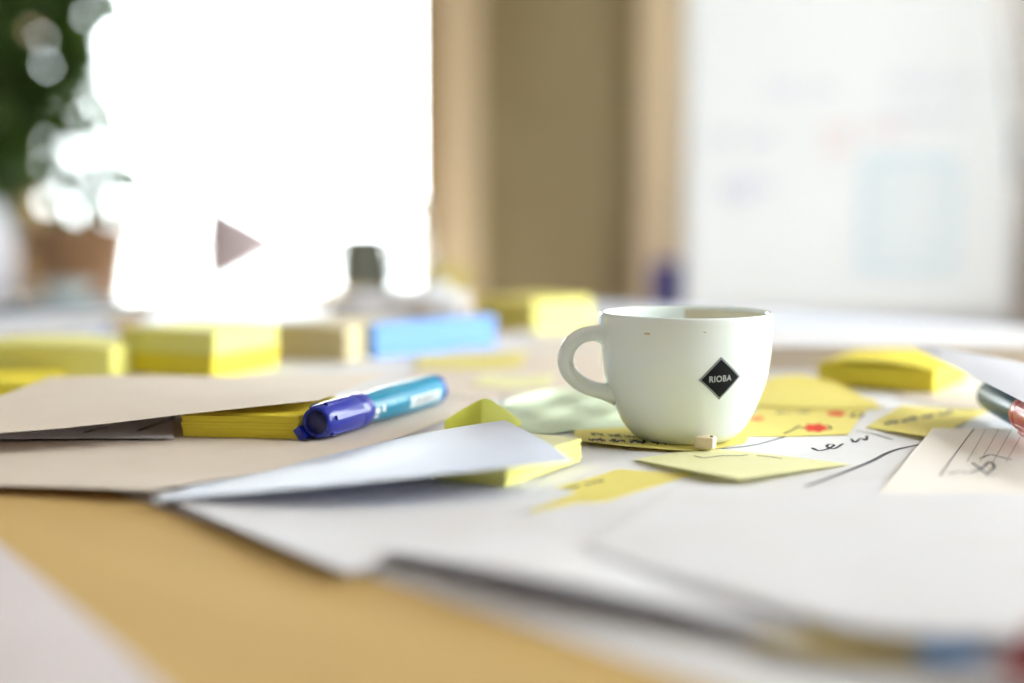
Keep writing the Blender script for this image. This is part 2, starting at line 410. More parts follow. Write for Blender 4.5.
sG = sheet('paper_sheet', [[(582,546,5.5),(700,584,7.5),(860,627,8),(1000,636,9),(1120,640,9)],
      [(632,515,4.4),(745,530,5.5),(880,545,6),(1010,550,6.5),(1135,550,6.5)],
      [(690,484,1.8),(790,487,2),(900,478,2.2),(1010,472,2.4),(1150,467,2.4)]],
      M['paper'], 'biggest plain white sheet filling the right foreground in front of the cup')

# left stack
sB = sheet('paper_sheet', [[(150,501,4),(195,497,5.5),(350,483,11.5),(520,466,14.5),(573,461,14)],
      [(175,492,3.8),(240,481,5),(375,461,12),(510,446,14.5),(545,441,14)],
      [(200,481,3.2),(290,464,3.4),(400,438,8),(465,426,13.6),(505,420,14)]],
      M['paper_gloss'], 'lilac white sheet whose right corner rests on a yellow pad left of the cup')
sA = sheet('paper_sheet', [[(-120,484,3.5),(20,486,4),(150,490,5.5)], [(-120,455,2.5),(100,462,3.6),(285,467,4)],
      [(-120,435,2),(150,440,3.4),(400,437,4)], [(-120,415,2),(200,412,3.4),(497,397,5)]],
      M['paper_warm'], 'cream paper sheet under the blue marker, its edge curling toward the wood')
sU = sheet('paper_sheet', [[(-120,441,4.3),(60,438,4.8),(174,438,4.8)], [(-120,418,4.6),(50,412,5),(172,412,5)]], M['paper_cool'],
      'bluish white sheet with dark strokes tucked under the lifted cream sheet')
ink(sU, [[(84,433),(95,430),(108,428)], [(138,431),(158,424),(180,416)]], .002, 'ink', 'marker_line')

# ------------------------------------------------------------------ note pads
def pad(near, ang, wl, wr, h, m, label, z=0.0, name='sticky_pad', cat='note pad', layers=7, top=None, curl=.0015, group=None, loose=.0005):
    """near = floor point of the corner between the two faces in view; wl runs along ang (to the left), wr at right angles (to the back)"""
    p = P(near[0], near[1], z) if len(near) == 2 else Vector(near)
    root = empty(name, p, ang); tag(root, label, cat, group)
    rnd = random.Random(int(near[0]*7+near[1])); V, Fc = [], []
    for k in range(layers):
        dx, dy = rnd.uniform(-loose, loose), rnd.uniform(-loose, loose)
        a, b = h*k/layers, h*(k+1)/layers - (.00012 if k < layers-1 else 0)
        n = len(V); V += boxv(dx, wl+dx, -wr+dy, dy, a, b); Fc += [tuple(i+n for i in f) for f in BOXF]
    mk('paper_block', V, Fc, M[m], root, local=True)
    # loose top note, curling up along one side
    nn = 10; V = []; 
    for j in range(nn+1):
        for i in range(nn+1):
            u, v = i/nn, j/nn; V.append((u*wl, -wr*v, h+.0002+curl*(u*(1-u)*3.2+.35*v*v)))
    k = len(V); V += [(x, y, zz-.0002) for (x, y, zz) in V]
    Fc = [(j*(nn+1)+i, j*(nn+1)+i+1, (j+1)*(nn+1)+i+1, (j+1)*(nn+1)+i) for j in range(nn) for i in range(nn)]
    Fc += [tuple(q+k for q in reversed(f)) for f in Fc]
    mk('top_note', V, Fc, M[top or m], root, smooth=True, local=True)
    return root
def pad_to(near, far_left, wl, wr, h, m, label, z=0.0, **kw):
    a = P(*near, z); b = P(*far_left, z); d = b-a
    return pad(near, math.atan2(d.y, d.x), wl, wr, h, m, label, z, **kw)

pad_to((299,439), (180,436.5), .0585, .073, .0105, 'pad', 'yellow pad under the lifted cream sheet, beside the blue marker cap', .0040, curl=.0003)
pad_to((40,396), (-90,398), .076, .076, .006, 'pad', 'thin yellow pad low at the left edge, in front of the lime pads', .0006)
pad_to((111,381), (0,379.5), .100, .070, .0215, 'pad_lime', 'lime yellow pad at the far left, left of the stacked pair', .0006)
pad_to((213,379), (112,372.5), .076, .076, .015, 'pad', 'lower yellow pad of the stacked pair behind the cream sheet', .0006, curl=.0)
pL = P(213,379,.0006); pL2 = (pL.x+.001, pL.y+.0015, TZ+.0162)
_d = P(112,372.5) - P(213,379)
pad(pL2, math.atan2(_d.y,_d.x)+.02, .076, .076, .015, 'pad_lime', 'upper lime yellow pad of the stacked pair behind the cream sheet', curl=.0008)
pad_to((346,362), (262,358), .070, .076, .025, 'pad_kraft', 'brownish kraft note block between the lime pads and the blue block', .0006, name='note_block', layers=9)
# the blue block shows its long face to the right
pb = P(375,358,.0006); pe = P(499,346,.0006); ang = math.atan2((pe-pb).y, (pe-pb).x)
pad((pb.x, pb.y, pb.z), ang+math.pi/2, .018, .124, .025, 'pad_blue', 'long sky blue note block in front of the crumpled wrap', name='note_block', curl=.0, top='pad_blue')
pad((.0207, 1.284, TZ+.0006), R(135), .076, .076, .027, 'pad_lime', 'farthest yellow pad with a glowing right side, behind the cup handle', top='note', curl=.001)
pad((.258, .862, TZ+.0016), math.atan2(.038,-.060), .074, .072, .014, 'pad', 'yellow pad with bowed top behind the red capped marker', top='pad', curl=.004)
# pad under the lilac sheet
pv = P(506,487,.0022); pv2 = P(581,461.5,.0022); ang = math.atan2((pv2-pv).y, (pv2-pv).x)
pad((pv.x,pv.y,pv.z), ang+math.pi/2, .036, (pv2-pv).length, .0105, 'pad_lime', 'pale yellow pad propping up the lilac sheet left of the cup', top='note_pale', curl=.0)
# low white pad at the back right
pw = empty('writing_pad', (.335, 1.05, TZ+.0006), R(-2)); tag(pw, 'thick white writing pad with tan edges behind the cup', 'note pad')
V, Fc = boxes([(-.175, .175, -.07, .07, k*.0028, k*.0028+.0026) for k in range(6)]); mk('page_block', V, Fc, M['pad_white'], pw, local=True)
box('cover_sheet', (-.178, .178, -.073, .073, .0168, .0176), M['paper'], pw, local=True)

sD = sheet('paper_sheet', [[(-70,437,13),(60,428,14),(180,414.5,17),(250,407,19),(318,400,20.5)],
      [(-20,405,15),(80,402,16),(190,395,18),(270,391,19.5),(352,387,20)],
      [(50,377,15),(130,375,16),(220,376,16),(300,376,17),(388,373,17)]],
      M['paper_warm'], 'lifted cream sheet draped over a yellow pad behind the blue marker', nu=36)

# ------------------------------------------------------------------ loose sticky notes
nU = sheet('sticky_note', [[(574,440,3.4),(640,447,2.6),(698,450,1.6),(745,443,.8)], [(575,430,2),(640,432,.9),(700,432,.8),(752,428,.8)], [(577,419,.9),(640,416,.8),(700,414,.8),(757,414,.8)]],
      M['note'], 'yellow note with black handwriting trapped under the cup', 'note')
ink(nU, scrawl(588,439.5,690,444.5,2.0,11,3,5),   .0007, 'ink')
ink(nU, scrawl(590,434,640,437.5,1.5,9,5,3) + scrawl(584,428,625,427,1.2,7,8,2), .0006, 'ink')
nF = sheet('sticky_note', [[(634,459,1.6),(690,470,4),(738,479,4.5)], [(672,453,1.2),(735,461,2),(796,471,3)], [(712,448.5,.8),(776,455,1),(850,464,1.2)]],
      M['note_pale'], 'pale yellow note with a raised front edge lying just in front of the cup', 'note')
ink(nF, [[(694,456),(705,458),(722,456),(738,456),(748,455)], [(757,456),(770,457),(782,459)]], .0009, 'ink_grey')
nL = sheet('sticky_note', [[(498,500,.9),(550,519,.9)], [(575,482,.9),(628,494,.9)], [(618,469,.9),(694,474,.9)]], M['note'],
      'flat yellow note between the lilac sheet and the big white sheet', 'note', nu=14, nv=14)
ink(nL, scrawl(560,490,608,480,1.2,7,12,2), .0009, 'ink_grey')
nR = sheet('sticky_note', [[(738,436,.9),(795,436,1),(848,434,1.2)], [(752,416,.9),(806,415,1),(862,415,1.2)], [(765,399,.9),(818,398,1),(876,399,1.2)]], M['note'],
      'yellow note with red star marks right of the cup', 'note')
def blob(o, cx, cy, rx, ry, m, seed):
    rnd = random.Random(seed); pts = []
    for i in range(14):
        a = 2*math.pi*i/14; k = 1.0 if i % 2 else .55+rnd.random()*.2
        pts.append(on_sheet(o, cx+rx*k*math.cos(a), cy+ry*k*math.sin(a)) + Vector((0,0,.0002)))
    c = on_sheet(o, cx, cy) + Vector((0,0,.0002))
    mk('star_mark', [c]+pts, [(0, i+1, (i+1)%14+1) for i in range(14)], M[m], o)
blob(nR, 816, 428, 15, 4.8, 'ink_red', 1); blob(nR, 836, 414, 11, 3, 'ink_red', 2); blob(nR, 757, 419, 9, 3, 'ink_orange', 4)
ink(nR, [[(784,434),(793,430),(800,426)], [(800,428),(806,429),(830,429),(828,426)], [(850,417),(856,413),(866,415),(858,418),(852,416)]], .0013, 'ink')
ink(nR, scrawl(775,413,815,412,1.3,9,21,2), .0008, 'ink_grey')
nB = sheet('sticky_note', [[(748,405,2),(815,408,2),(884,408,2)], [(760,389,6),(812,390,6),(862,396,4)], [(770,377,10),(800,375,11),(836,382,9)]], M['note'],
      'yellow note tilted up behind the red starred note', 'note')
nW = sheet('sticky_note', [[(866,427,1),(905,433,2.6),(936,438,3.2)], [(884,416,1),(925,420,1.4),(962,423,2)], [(902,405,1),(945,408,1),(990,410,1.2)]], M['note'],
      'yellow note with grey handwriting left of the red capped marker', 'note')
ink(nW, scrawl(884,424,956,412,2.0,9,31,4), .0011, 'ink_grey')
sheet('paper_slip', [[(893,396,1.2),(935,404,1.2),(985,409,1.2)], [(915,388,1.2),(955,393,1.2),(1000,397,1.2)]], M['paper_warm'],
      'small pinkish white slip under the bowed yellow pad', 'paper', nu=10, nv=8)

# curled lime note behind the lilac sheet
cl = []
for zz in (0, .5, 1):
    row = []
    for (x, yt, d) in ((444,421.5,.712),(463,409.5,.702),(478,401.5,.694),(487,399.5,.700),(502,408,.712),(521,422,.722)):
        zt = H-d*(yt-200)/FPX; z_ = .0035+(zt-.0035)*zz; row.append(((x-512)/FPX*d, d+.012*(1-zz)*0-.006*(1-zz), TZ+z_))
    cl.append(row)
sheet('sticky_note', cl, M['note_lime'], 'curled lime note arching up behind the lilac sheet', 'note', world=True)
sheet('paper_sheet', [[(508,430,1.4),(540,434,1.6),(575,430,2),(610,428,1.4),(650,425,1)], [(500,420,5),(540,423,2.5),(578,421,4),(612,419,2.5),(650,416,1.4)],
      [(497,411,3),(538,412,6),(574,411,2.4),(615,411,5),(650,409,1.6)], [(506,401,8),(545,402,3),(580,402,6),(613,402,2.4),(650,402,1.6)], [(520,394,9),(556,389,8),(590,391,4),(620,393,3),(650,394,1.4)]],
      M['note_green'], 'rumpled pale green tissue sheet behind the cup handle', 'paper')
sheet('sticky_note', [[(412,366,1.6),(470,369,1.6),(520,366,1.6)], [(420,354,1.6),(475,355,1.6),(528,352,1.6)]], M['note'],
      'flat yellow note lying in front of the sky blue block', 'note', nu=10, nv=8)
sheet('sticky_note', [[(470,384,1.7),(505,388,1.7),(548,386,1.7)], [(486,374,1.7),(520,377,1.7),(556,374,1.7)]], M['note_pale'],
      'flat pale yellow note between the marker tail and the cup handle', 'note', nu=10, nv=8)
sheet('paper_sheet', [[(395,394,1.2),(520,398,1.2),(640,392,1.1)], [(420,368,1.2),(530,370,1.2),(640,366,1.1)], [(455,348,1.2),(545,349,1.2),(640,346,1.1)]], M['paper_warm'],
      'cream sheet lying flat between the blue marker and the far yellow pad')
sheet('paper_sheet', [[(520,344,1),(600,345,1),(700,344,1)], [(575,322,1),(640,322,1),(720,322,1)]], M['paper_warm'], 'cream sheet lying behind the cup rim near the far table edge', nu=12, nv=8)
sheet('paper_sheet', [[(-60,356,1.2),(30,352,1.2),(118,342,1.2)], [(-40,335,3),(35,332,3),(105,330,2)], [(-20,322,2),(40,320,2),(110,319,1.2)]], M['paper'],
      'white sheet lying at the far left behind the lime pads')
br = sheet('brochure', [[(50,343,5),(85,343,5),(112,340,5)], [(70,328,6),(95,327,6),(120,327,6)]], M['brochure'], 'glossy blue edged brochure behind the lime pads', 'brochure', th=.0016, nu=10, nv=8)
V, Fc = [], []
g = SURF[br.name][0]; gg = g[8:150:14, 4:112:12]; 
nv_, nu_ = gg.shape[:2]
mk('white_panel', [Vector(p)+Vector((0,0,.0004)) for p in gg.reshape(-1,3)], [(j*nu_+i, j*nu_+i+1, (j+1)*nu_+i+1, (j+1)*nu_+i) for j in range(nv_-1) for i in range(nu_-1)], M['paper_cool'], br)
fo = empty('folder', (-.50, 1.41, TZ+.0003), R(50)); tag(fo, 'dark slate folder lying at the far left table edge', 'folder')
box('cover', (-.12, .13, -.05, .05, .009, .012), M['dark_folder'], fo, local=True)
box('page_block', (-.115, .125, -.047, .047, .003, .009), M['paper'], fo, local=True)
box('back_cover', (-.12, .13, -.05, .05, 0, .003), M['dark_folder'], fo, local=True)

sheet('paper_sheet', [[(140,329,1.2),(240,330,1.2),(335,329,1.2)], [(150,315,1.2),(245,316,1.2),(337,315,1.2)], [(165,303,1.2),(250,304,1.2),(338,303,1.2)]], M['paper_gloss'],  # extra sheet, put in to mirror the window as glare on the table
      'shiny white sheet added for window glare near the far table corner')
def tabP(a, b, z=.0012): p = tc0 + td*a + tn*b; return (p.x, p.y, TZ+z)
sheet('paper_sheet', [[tabP(a, b) for a in (.48,.76,1.06)] for b in (.19,.10,.012)], M['paper_gloss'],
      'shiny white sheet along the far table edge behind the thick writing pad', world=True)
# index card and tilted sheet at the right
card = sheet('index_card', [[(878,494,3.2),(965,502,3.6),(1070,507,4)], [(906,460,3.4),(985,462,3.6),(1075,463,4)], [(933,428,3.4),(1000,428,3.6),(1082,428,3.6)]], M['card'],
      'ruled index card with scribbled writing at the right edge', 'card', th=.0004)
ink(card, [[(974,429),(962,445),(951,460),(940,476)]], .0007, 'rule_dark', 'margin_line')
ink(card, [[(x,429), (x-9,445), (x-19,462)] for x in (986,999,1012,1025)], .0004, 'rule', 'ruled_line')
ink(card, [[(980,459),(990,455),(999,457),(1012,460)]], .0011, 'ink_grey')
ink(card, [[(948,474),(960,472),(970,473),(982,468),(990,462),(994,468),(986,475),(998,475)], [(972,463),(979,468),(985,473)]], .0011, 'ink_grey')

# ------------------------------------------------------------------ markers
def marker(tip, tail, label, cap_m, end_m, barrel_m, roll=0):
    t = Vector(tip); X = Vector(tail)-t; L = X.length; X.normalize()
    Y = Vector((0,0,1)).cross(X).normalized(); Z = X.cross(Y)
    rot = Matrix((X,Y,Z)).transposed().to_4x4() @ Matrix.Rotation(roll, 4, 'X')
    root = empty('whiteboard_marker', t, mtx=Matrix.Translation(t) @ rot); tag(root, label, 'marker')
    c = .044                                               # cap length
    cap = lathe('cap', [(.0060,.0012),(.0066,.0002),(.0072,.0004),(.0080,.004),(.0085,.010),(.0087,.020),(.0088,.033),(.0087,.0335),(.0087,.0345),(.0089,.035),(.0090,c-.001),(.0086,c)], M[cap_m], root, 40, 'x')
    lathe('cap_end', [(.0059,.0016),(.0056,.0010),(.002,.0008)], M[end_m], cap, 32, 'x')
    # ribs and clip of the cap
    for k in range(6):
        a = 2*math.pi*k/6+.3; u = Matrix.Rotation(a, 4, 'X')
        V = [u @ Vector(p) for p in boxv(.006, .033, -.0011, .0011, .0078, .0092)]
        mk('rib', V, BOXF, M[cap_m], cap, local=True)
    u = Matrix.Rotation(R(-128), 4, 'X')
    V = [u @ Vector(p) for p in [(-.003,-.0034,.0070),(-.003,-.0034,.0112),(-.003,.0034,.0070),(-.003,.0034,.0112),(.032,-.0022,.0088),(.032,-.0022,.0104),(.032,.0022,.0088),(.032,.0022,.0104)]]
    bevel(mk('clip', V, BOXF, M[cap_m], cap, local=True), .0006)
    rb = .0086
    prof = [(.0076,c-.0005),(.0077,c+.004),(.0080,c+.012),(rb,c+.022),(rb,L-.008),(rb-.0001,L-.006)]
    br = lathe('barrel', prof, M[barrel_m], root, 48, 'x')
    lathe('tail_plug', [(rb-.0002,L-.006),(rb-.0004,L-.0015),(rb-.0016,L-.0002),(.004,L)], M[barrel_m if barrel_m == 'teal_dark' else 'cap_blue'], root, 40, 'x')
    def rad(x):
        for (r0,x0),(r1,x1) in zip(prof, prof[1:]):
            if x0 <= x <= x1: return r0+(r1-r0)*(x-x0)/(x1-x0)
        return rb
    def arc(rects, m, name, lift):
        V, Fc = [], []
        for (xa, xb, ta, tb) in rects:
            n0 = len(V); nx, nt = 4, 4
            for i in range(nx+1):
                for j in range(nt+1):
                    x = xa+(xb-xa)*i/nx; th = R(ta+(tb-ta)*j/nt); r = rad(x)+lift
                    V.append((x, -r*math.sin(th), r*math.cos(th)))
            for i in range(nx):
                for j in range(nt): q = n0+i*(nt+1)+j; Fc.append((q, q+1, q+nt+2, q+nt+1))
        mk(name, V, Fc, M[m], br, local=True)
    rnd = random.Random(4)
    b0 = L-.046
    arc([(b0, L-.012, 78, 118)], 'print', 'barcode_label', .0001)
    bars = []; x = b0+.003
    while x < L-.015:
        wd = rnd.choice((.0004,.0006,.0009)); bars.append((x, x+wd, 82, 114)); x += wd+rnd.choice((.0006,.001,.0014))
    arc(bars, 'ink_grey', 'barcode_bars', .0002)
    arc([(c+.002,c+.0065,84,106),(c+.009,c+.012,80,104),(c+.002,c+.006,112,124)], 'print', 'emblem', .0001)
    txt = []
    for th, xa, xb in ((8,c+.001,L-.02),(22,c+.001,L-.014),(34,c+.003,L-.03),(74,c+.016,b0-.006),(84,c+.016,b0-.004)):
        x = xa
        while x < xb:
            wd = rnd.uniform(.0008,.003); txt.append((x, min(x+wd,xb), th-2.2, th+2.2)); x += wd+rnd.uniform(.0008,.0016)
    arc(txt, 'print_soft', 'small_print', .0001)
    return root
marker(P(315,422.5,.0128), P(436,389,.0132), 'blue capped teal whiteboard marker lying on the cream sheet', 'cap_blue', 'cap_dark', 'teal')
marker((.2455,.642,TZ+.0165), (.2605,.766,TZ+.0135), 'red capped dark teal whiteboard marker at the right edge', 'cap_red', 'cap_red_end', 'teal_dark', R(-20))
marker((.1265,.328,TZ+.0125), (.245,.380,TZ+.0125), 'red capped marker just entering the picture at the bottom right corner', 'cap_red', 'cap_red_end', 'teal_dark', 0)
sheet('paper_sheet', [[(911,346,31),(965,372,28),(1024,402,26),(1100,440,24)], [(922,346.5,32),(985,364,30),(1042,387,28),(1130,424,25)], [(934,347,33),(1005,359,31),(1060,373,29),(1160,402,26)]], M['paper_cool'],
      'white sheet tilted over the red capped marker at the right')

# ------------------------------------------------------------------ cup
CX, CY = .0857, .6985; CZ0 = TZ+.0012
cup = empty('coffee_cup', (CX, CY, CZ0)); tag(cup, 'white ceramic coffee cup with a black diamond emblem', 'cup')
outer = [(0.0,.0012),(.016,.0012),(.0178,0),(.0212,0),(.0230,.0006),(.0262,.0028),(.0298,.0068),(.0328,.0118),(.0354,.0176),(.0379,.0238),(.0400,.0312),(.0413,.039),(.0420,.0465),(.0424,.055),(.0426,.0618)]
inner = [(.0424,.0628),(.0417,.0632),(.0408,.0629),(.0402,.0620),(.0399,.056),(.0393,.048),(.0382,.040),(.036,.031),(.032,.021),(.026,.0125),(.018,.0075),(0.0,.006)]
def dense(p, k=4):
    a = np.array(p); return [tuple(crom(a, t)) for t in np.linspace(0,1,k*(len(a)-1)+1)]
prof = dense(outer[4:], 4); prof = outer[1:4] + prof + inner[:3] + dense(inner[3:-1], 3)
lathe('body', prof, M['ceramic'], cup, 192)
wall_z = [p[1] for p in dense(outer[4:], 4)]; wall_r = [p[0] for p in dense(outer[4:], 4)]
def cup_r(z): return float(np.interp(z, wall_z, wall_r))
# handle, pointing left and a little toward the lens
hp = np.array([(.0395,.0520),(.046,.0530),(.0530,.0516),(.0583,.0468),(.0602,.0405),(.0586,.0345),(.0540,.0294),(.0482,.0262),(.042,.0244),(.035,.0232)])
ha = math.pi + R(8); hv = [crom(hp, t) for t in np.linspace(0,1,40)]
hpts = [Vector((q[0]*math.cos(ha), q[0]*math.sin(ha), q[1])) for q in hv]
hn = Vector((-math.sin(ha), math.cos(ha), 0)); V, Fc = [], []; ns = 14
for i, p in enumerate(hpts):
    d = (hpts[min(i+1,39)]-hpts[max(i-1,0)]).normalized(); u = d.cross(hn).normalized(); t = i/39
    flare = 1 + .55*max(0, 1-t/.12)**2 + .6*max(0,(t-.84)/.16)**2
    ra, rb_ = .0039*flare, .0052*(1+.25*(flare-1))
    for k in range(ns):
        a = 2*math.pi*k/ns; V.append(p + u*math.cos(a)*ra + hn*math.sin(a)*rb_)
for i in range(39):
    for k in range(ns): Fc.append((i*ns+k, i*ns+(k+1)%ns, (i+1)*ns+(k+1)%ns, (i+1)*ns+k))
Fc += [tuple(range(ns)), tuple(39*ns+k for k in range(ns))]
mk('handle', V, Fc, M['ceramic'], cup, smooth=True, local=True)
# diamond emblem wrapped on the wall
A0 = math.atan2(-CY, -CX) + R(23.8); Z0 = .0348; TIL = R(3)
def wrap(u, v, lift):
    u, v = u*math.cos(TIL)-v*math.sin(TIL), u*math.sin(TIL)+v*math.cos(TIL)
    z = Z0+v*.972; r = cup_r(z); a = A0+u/cup_r(Z0)
    sl = (cup_r(z+.001)-cup_r(z-.001))/.002
    return ((r+lift)*math.cos(a), (r+lift)*math.sin(a), z-lift*sl)
def diamond(r0, r1, name, m, lift, parent):
    V, Fc = [], []; n = 14
    if r0 == 0:
        for i in range(n+1):
            for j in range(n+1):
                s, t = i/n*2-1, j/n*2-1; V.append(wrap((s-t)/2*r1, (s+t)/2*r1, lift))
        Fc = [(i*(n+1)+j, i*(n+1)+j+1, (i+1)*(n+1)+j+1, (i+1)*(n+1)+j) for i in range(n) for j in range(n)]
    else:
        cs = [(1,0),(0,1),(-1,0),(0,-1)]
        for c in range(4):
            for i in range(n):
                t = i/n; x = cs[c][0]*(1-t)+cs[(c+1)%4][0]*t; y = cs[c][1]*(1-t)+cs[(c+1)%4][1]*t
                V += [wrap(x*r0, y*r0, lift), wrap(x*r1, y*r1, lift)]
        k = 4*n; Fc = [(2*i, 2*i+1, 2*((i+1)%k)+1, 2*((i+1)%k)) for i in range(k)]
    return mk(name, V, Fc, M[m], parent, local=True)
em = diamond(0, .0106, 'emblem', 'black', .00014, cup)
diamond(.0096, .0101, 'emblem_border', 'silver', .00026, em)
tc_ = bpy.data.curves.new('lettering', 'FONT'); tc_.body = 'RIOBA'; tc_.size = 1; tc_.align_x = 'CENTER'; tc_.align_y = 'CENTER'; tc_.resolution_u = 6; tc_.space_character = 1.08; tc_.offset = 0.012
to = bpy.data.objects.new('lettering_tmp', tc_); col.objects.link(to)
bpy.context.view_layer.update()
tm = bpy.data.meshes.new_from_object(to.evaluated_get(bpy.context.evaluated_depsgraph_get()))
a = np.array([v.co[:] for v in tm.vertices]); wdt = a[:,0].max()-a[:,0].min(); cxm = (a[:,0].max()+a[:,0].min())/2; cym = (a[:,1].max()+a[:,1].min())/2
s = .0112/wdt
mk('lettering', [wrap((p[0]-cxm)*s, (p[1]-cym)*s*1.15, .00032) for p in a], [tuple(f.vertices) for f in tm.polygons], M['silver'], em, local=True)
bpy.data.objects.remove(to, do_unlink=True)
# coffee traces below the rim
def stain(u0, z, ru, rz, seed):
    rnd = random.Random(seed); V = []; n = 12
    a0 = math.atan2(-CY, -CX)+u0
    V.append((( cup_r(z)+.00008)*math.cos(a0), (cup_r(z)+.00008)*math.sin(a0), z))
    for i in range(n):
        t = 2*math.pi*i/n; k = rnd.uniform(.6,1); zz = z+rz*k*math.sin(t); aa = a0+ru*k*math.cos(t)/.042
        V.append(((cup_r(zz)+.00008)*math.cos(aa), (cup_r(zz)+.00008)*math.sin(aa), zz))
    mk('coffee_stain', V, [(0, i+1, (i+1)%n+1) for i in range(n)], M['coffee'], cup, local=True)
stain(R(-25), .0555, .0020, .0007, 1); stain(R(12), .0568, .0009, .0004, 2)
# tan patch with a ragged lower edge on the far inner wall
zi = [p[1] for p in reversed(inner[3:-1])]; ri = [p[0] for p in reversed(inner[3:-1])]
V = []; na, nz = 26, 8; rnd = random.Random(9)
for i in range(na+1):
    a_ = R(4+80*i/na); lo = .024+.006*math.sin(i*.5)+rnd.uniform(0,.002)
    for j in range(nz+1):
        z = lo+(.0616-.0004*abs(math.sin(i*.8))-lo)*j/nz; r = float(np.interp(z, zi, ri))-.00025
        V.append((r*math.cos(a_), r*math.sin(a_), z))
mk('tan_patch', V, [(i*(nz+1)+j, i*(nz+1)+j+1, (i+1)*(nz+1)+j+1, (i+1)*(nz+1)+j) for i in range(na) for j in range(nz)], M['inner_tan'], cup, smooth=True, local=True)
# little wooden block at the cup's foot
pg = P(713,449.5,.0022)
peg = empty('wooden_peg', pg, R(-22)); tag(peg, 'tiny pale wooden block at the foot of the cup', 'block')
bevel(mk('block', boxv(-.0092, 0, 0, .0066, 0, .0054), BOXF, M['peg'], peg, local=True), .0005)
lathe('pin', [(.0007,.0052),(.0007,.0058),(.0003,.0059)], M['ink_grey'], peg, 12, off=(-.0015,.003,.0002))

# crumpled wrap at the back
def crumple(name, c, sx, sy, sz, seed, label, m):
    bm = bmesh.new(); bmesh.ops.create_icosphere(bm, subdivisions=5, radius=1)
    for v in bm.verts:
        p = v.co.copy(); q = p*2.2+Vector((seed,0,0))
        d = 1+.28*noise.noise(q)+.18*abs(noise.noise(q*2.3))+.08*noise.noise(q*5)
        f = lambda t: math.copysign(abs(t)**.7, t)
        hx_ = .72+.28*p.x                                  # lower toward its left end
        v.co = Vector((f(p.x)*sx*d, f(p.y)*sy*d, max((f(p.z)+.5)*sz*d*hx_, 0)))
    me = bpy.data.meshes.new(name); bm.to_mesh(me); bm.free(); me.materials.append(M[m])
    o = bpy.data.objects.new(name, me); col.objects.link(o); o.location = c; return tag(o, label, 'wrapper')
crumple('crumpled_wrap', (-.120, 1.40, TZ+.0012), .066, .044, .0245, 3.1, 'crumpled greyish white plastic wrap behind the sky blue block', 'wrap')

# ------------------------------------------------------------------ things on the sideboard by the window
SB = .615
sb = empty('sideboard', (-.72, 3.320, 0)); tag(sb, 'low white sideboard below the bright window', 'sideboard')
box('carcass', (-1.42, -.06, 3.140, 3.500, .08, SB-.025), M['side'], sb, .004)
box('top', (-1.44, -.04, 3.120, 3.520, SB-.025, SB), M['side'], sb, .004)
for k in range(3):
    xa = -1.41+k*.45; d = box('door', (xa, xa+.44, 3.123, 3.140, .1, SB-.035), M['side'], sb, .003)
    V, Fc = lathe_data([(.006,0),(.006,.012),(.012,.014),(.012,.022),(.008,.024)], 20)
    mk('knob', [(xa+.40+v[0], 3.123-v[2], .42+v[1]) for v in V], Fc, M['knob'], d, smooth=True)
for (ax, ay) in ((-1.38,3.180),(-.1,3.180),(-1.38,3.460),(-.1,3.460)):
    box('foot', (ax-.02, ax+.02, ay-.02, ay+.02, 0, .08), M['wood_leg'], sb)
def on_side(name, px, y, label, cat): 
    o = empty(name, ((px-512)/FPX*y*1.004, y, SB+.0005)); return tag(o, label, cat)
o = on_side('vase', -14, 3.32, 'tall white vase at the far left edge on the sideboard', 'vase')
lathe('body', dense([(.03,0),(.055,.02),(.072,.08),(.07,.15),(.045,.21),(.03,.235)],4)+[(.026,.235),(.03,.2)], M['white_gloss'], o)
lathe('rim', [(.026,.232),(.032,.234),(.032,.24),(.026,.241)], M['white_gloss'], o)
o = on_side('wicker_basket', 84, 3.45, 'brown wicker basket on the sideboard below the plant', 'basket')
pr = []
for k in range(33):
    t = k/32; pr.append((.095+.028*t+.0035*math.sin(k*math.pi/2), .18*t))
lathe('woven_wall', pr+[(.112,.18),(.088,.02)], M['wicker'], o, 40)
lathe('rim', [(.118,.176),(.13,.179),(.131,.187),(.12,.19),(.112,.186)], M['wicker'], o, 40)
for s in (-1,1):
    tube('handle', [(s*.122, -.035, .18), (s*.126, -.025, .215), (s*.127, 0, .23), (s*.126, .025, .215), (s*.122, .035, .18)], .006, M['wicker'], o)
o = on_side('bowl', 66, 3.25, 'pale blue bowl in front of the wicker basket', 'bowl')
lathe('body', dense([(.025,0),(.032,.004),(.055,.025),(.066,.05)],4)+[(.062,.05),(.05,.026),(.02,.01)], M['bowl'], o)
lathe('foot_ring', [(.02,0),(.03,0),(.03,.006),(.02,.006)], M['bowl'], o)
# desk lamp, cone shade turned to the left
o = on_side('desk_lamp', 306, 3.36, 'pinkish grey desk lamp with a cone shade against the bright window', 'lamp')
lathe('base', [(.05,0),(.052,.004),(.05,.012),(.012,.016)], M['lampm'], o, 32)
tube('stem', [(0,0,.012),(0,0,.16),(-.004,0,.20)], .004, M['lampm'], o)
tube('arm', [(-.004,0,.20),(-.02,0,.165),(-.045,0,.143)], .004, M['lampm'], o)
Vc, Fcn = lathe_data([(.010,.0),(.014,-.004),(.112,-.185),(.1105,-.185),(.012,-.006)], 40, 'x', close=False)
sh = mk('shade', [(-.038+v[0], v[1], .142+v[2]) for v in Vc], Fcn, M['lampm'], o, smooth=True, local=True)
lathe('bulb', [(.008,-.05),(.02,-.075),(.024,-.095),(.018,-.115),(.004,-.122)], M['bulb'], o, 20, 'x', off=(-.038,0,.142))
o = on_side('jar', 365, 3.33, 'dark grey green stoneware jar by the window behind the crumpled wrap', 'jar')
lathe('body', dense([(.05,0),(.062,.01),(.07,.06),(.068,.12),(.058,.15),(.06,.165)],4)+[(.055,.165),(.05,.14)], M['jar'], o)
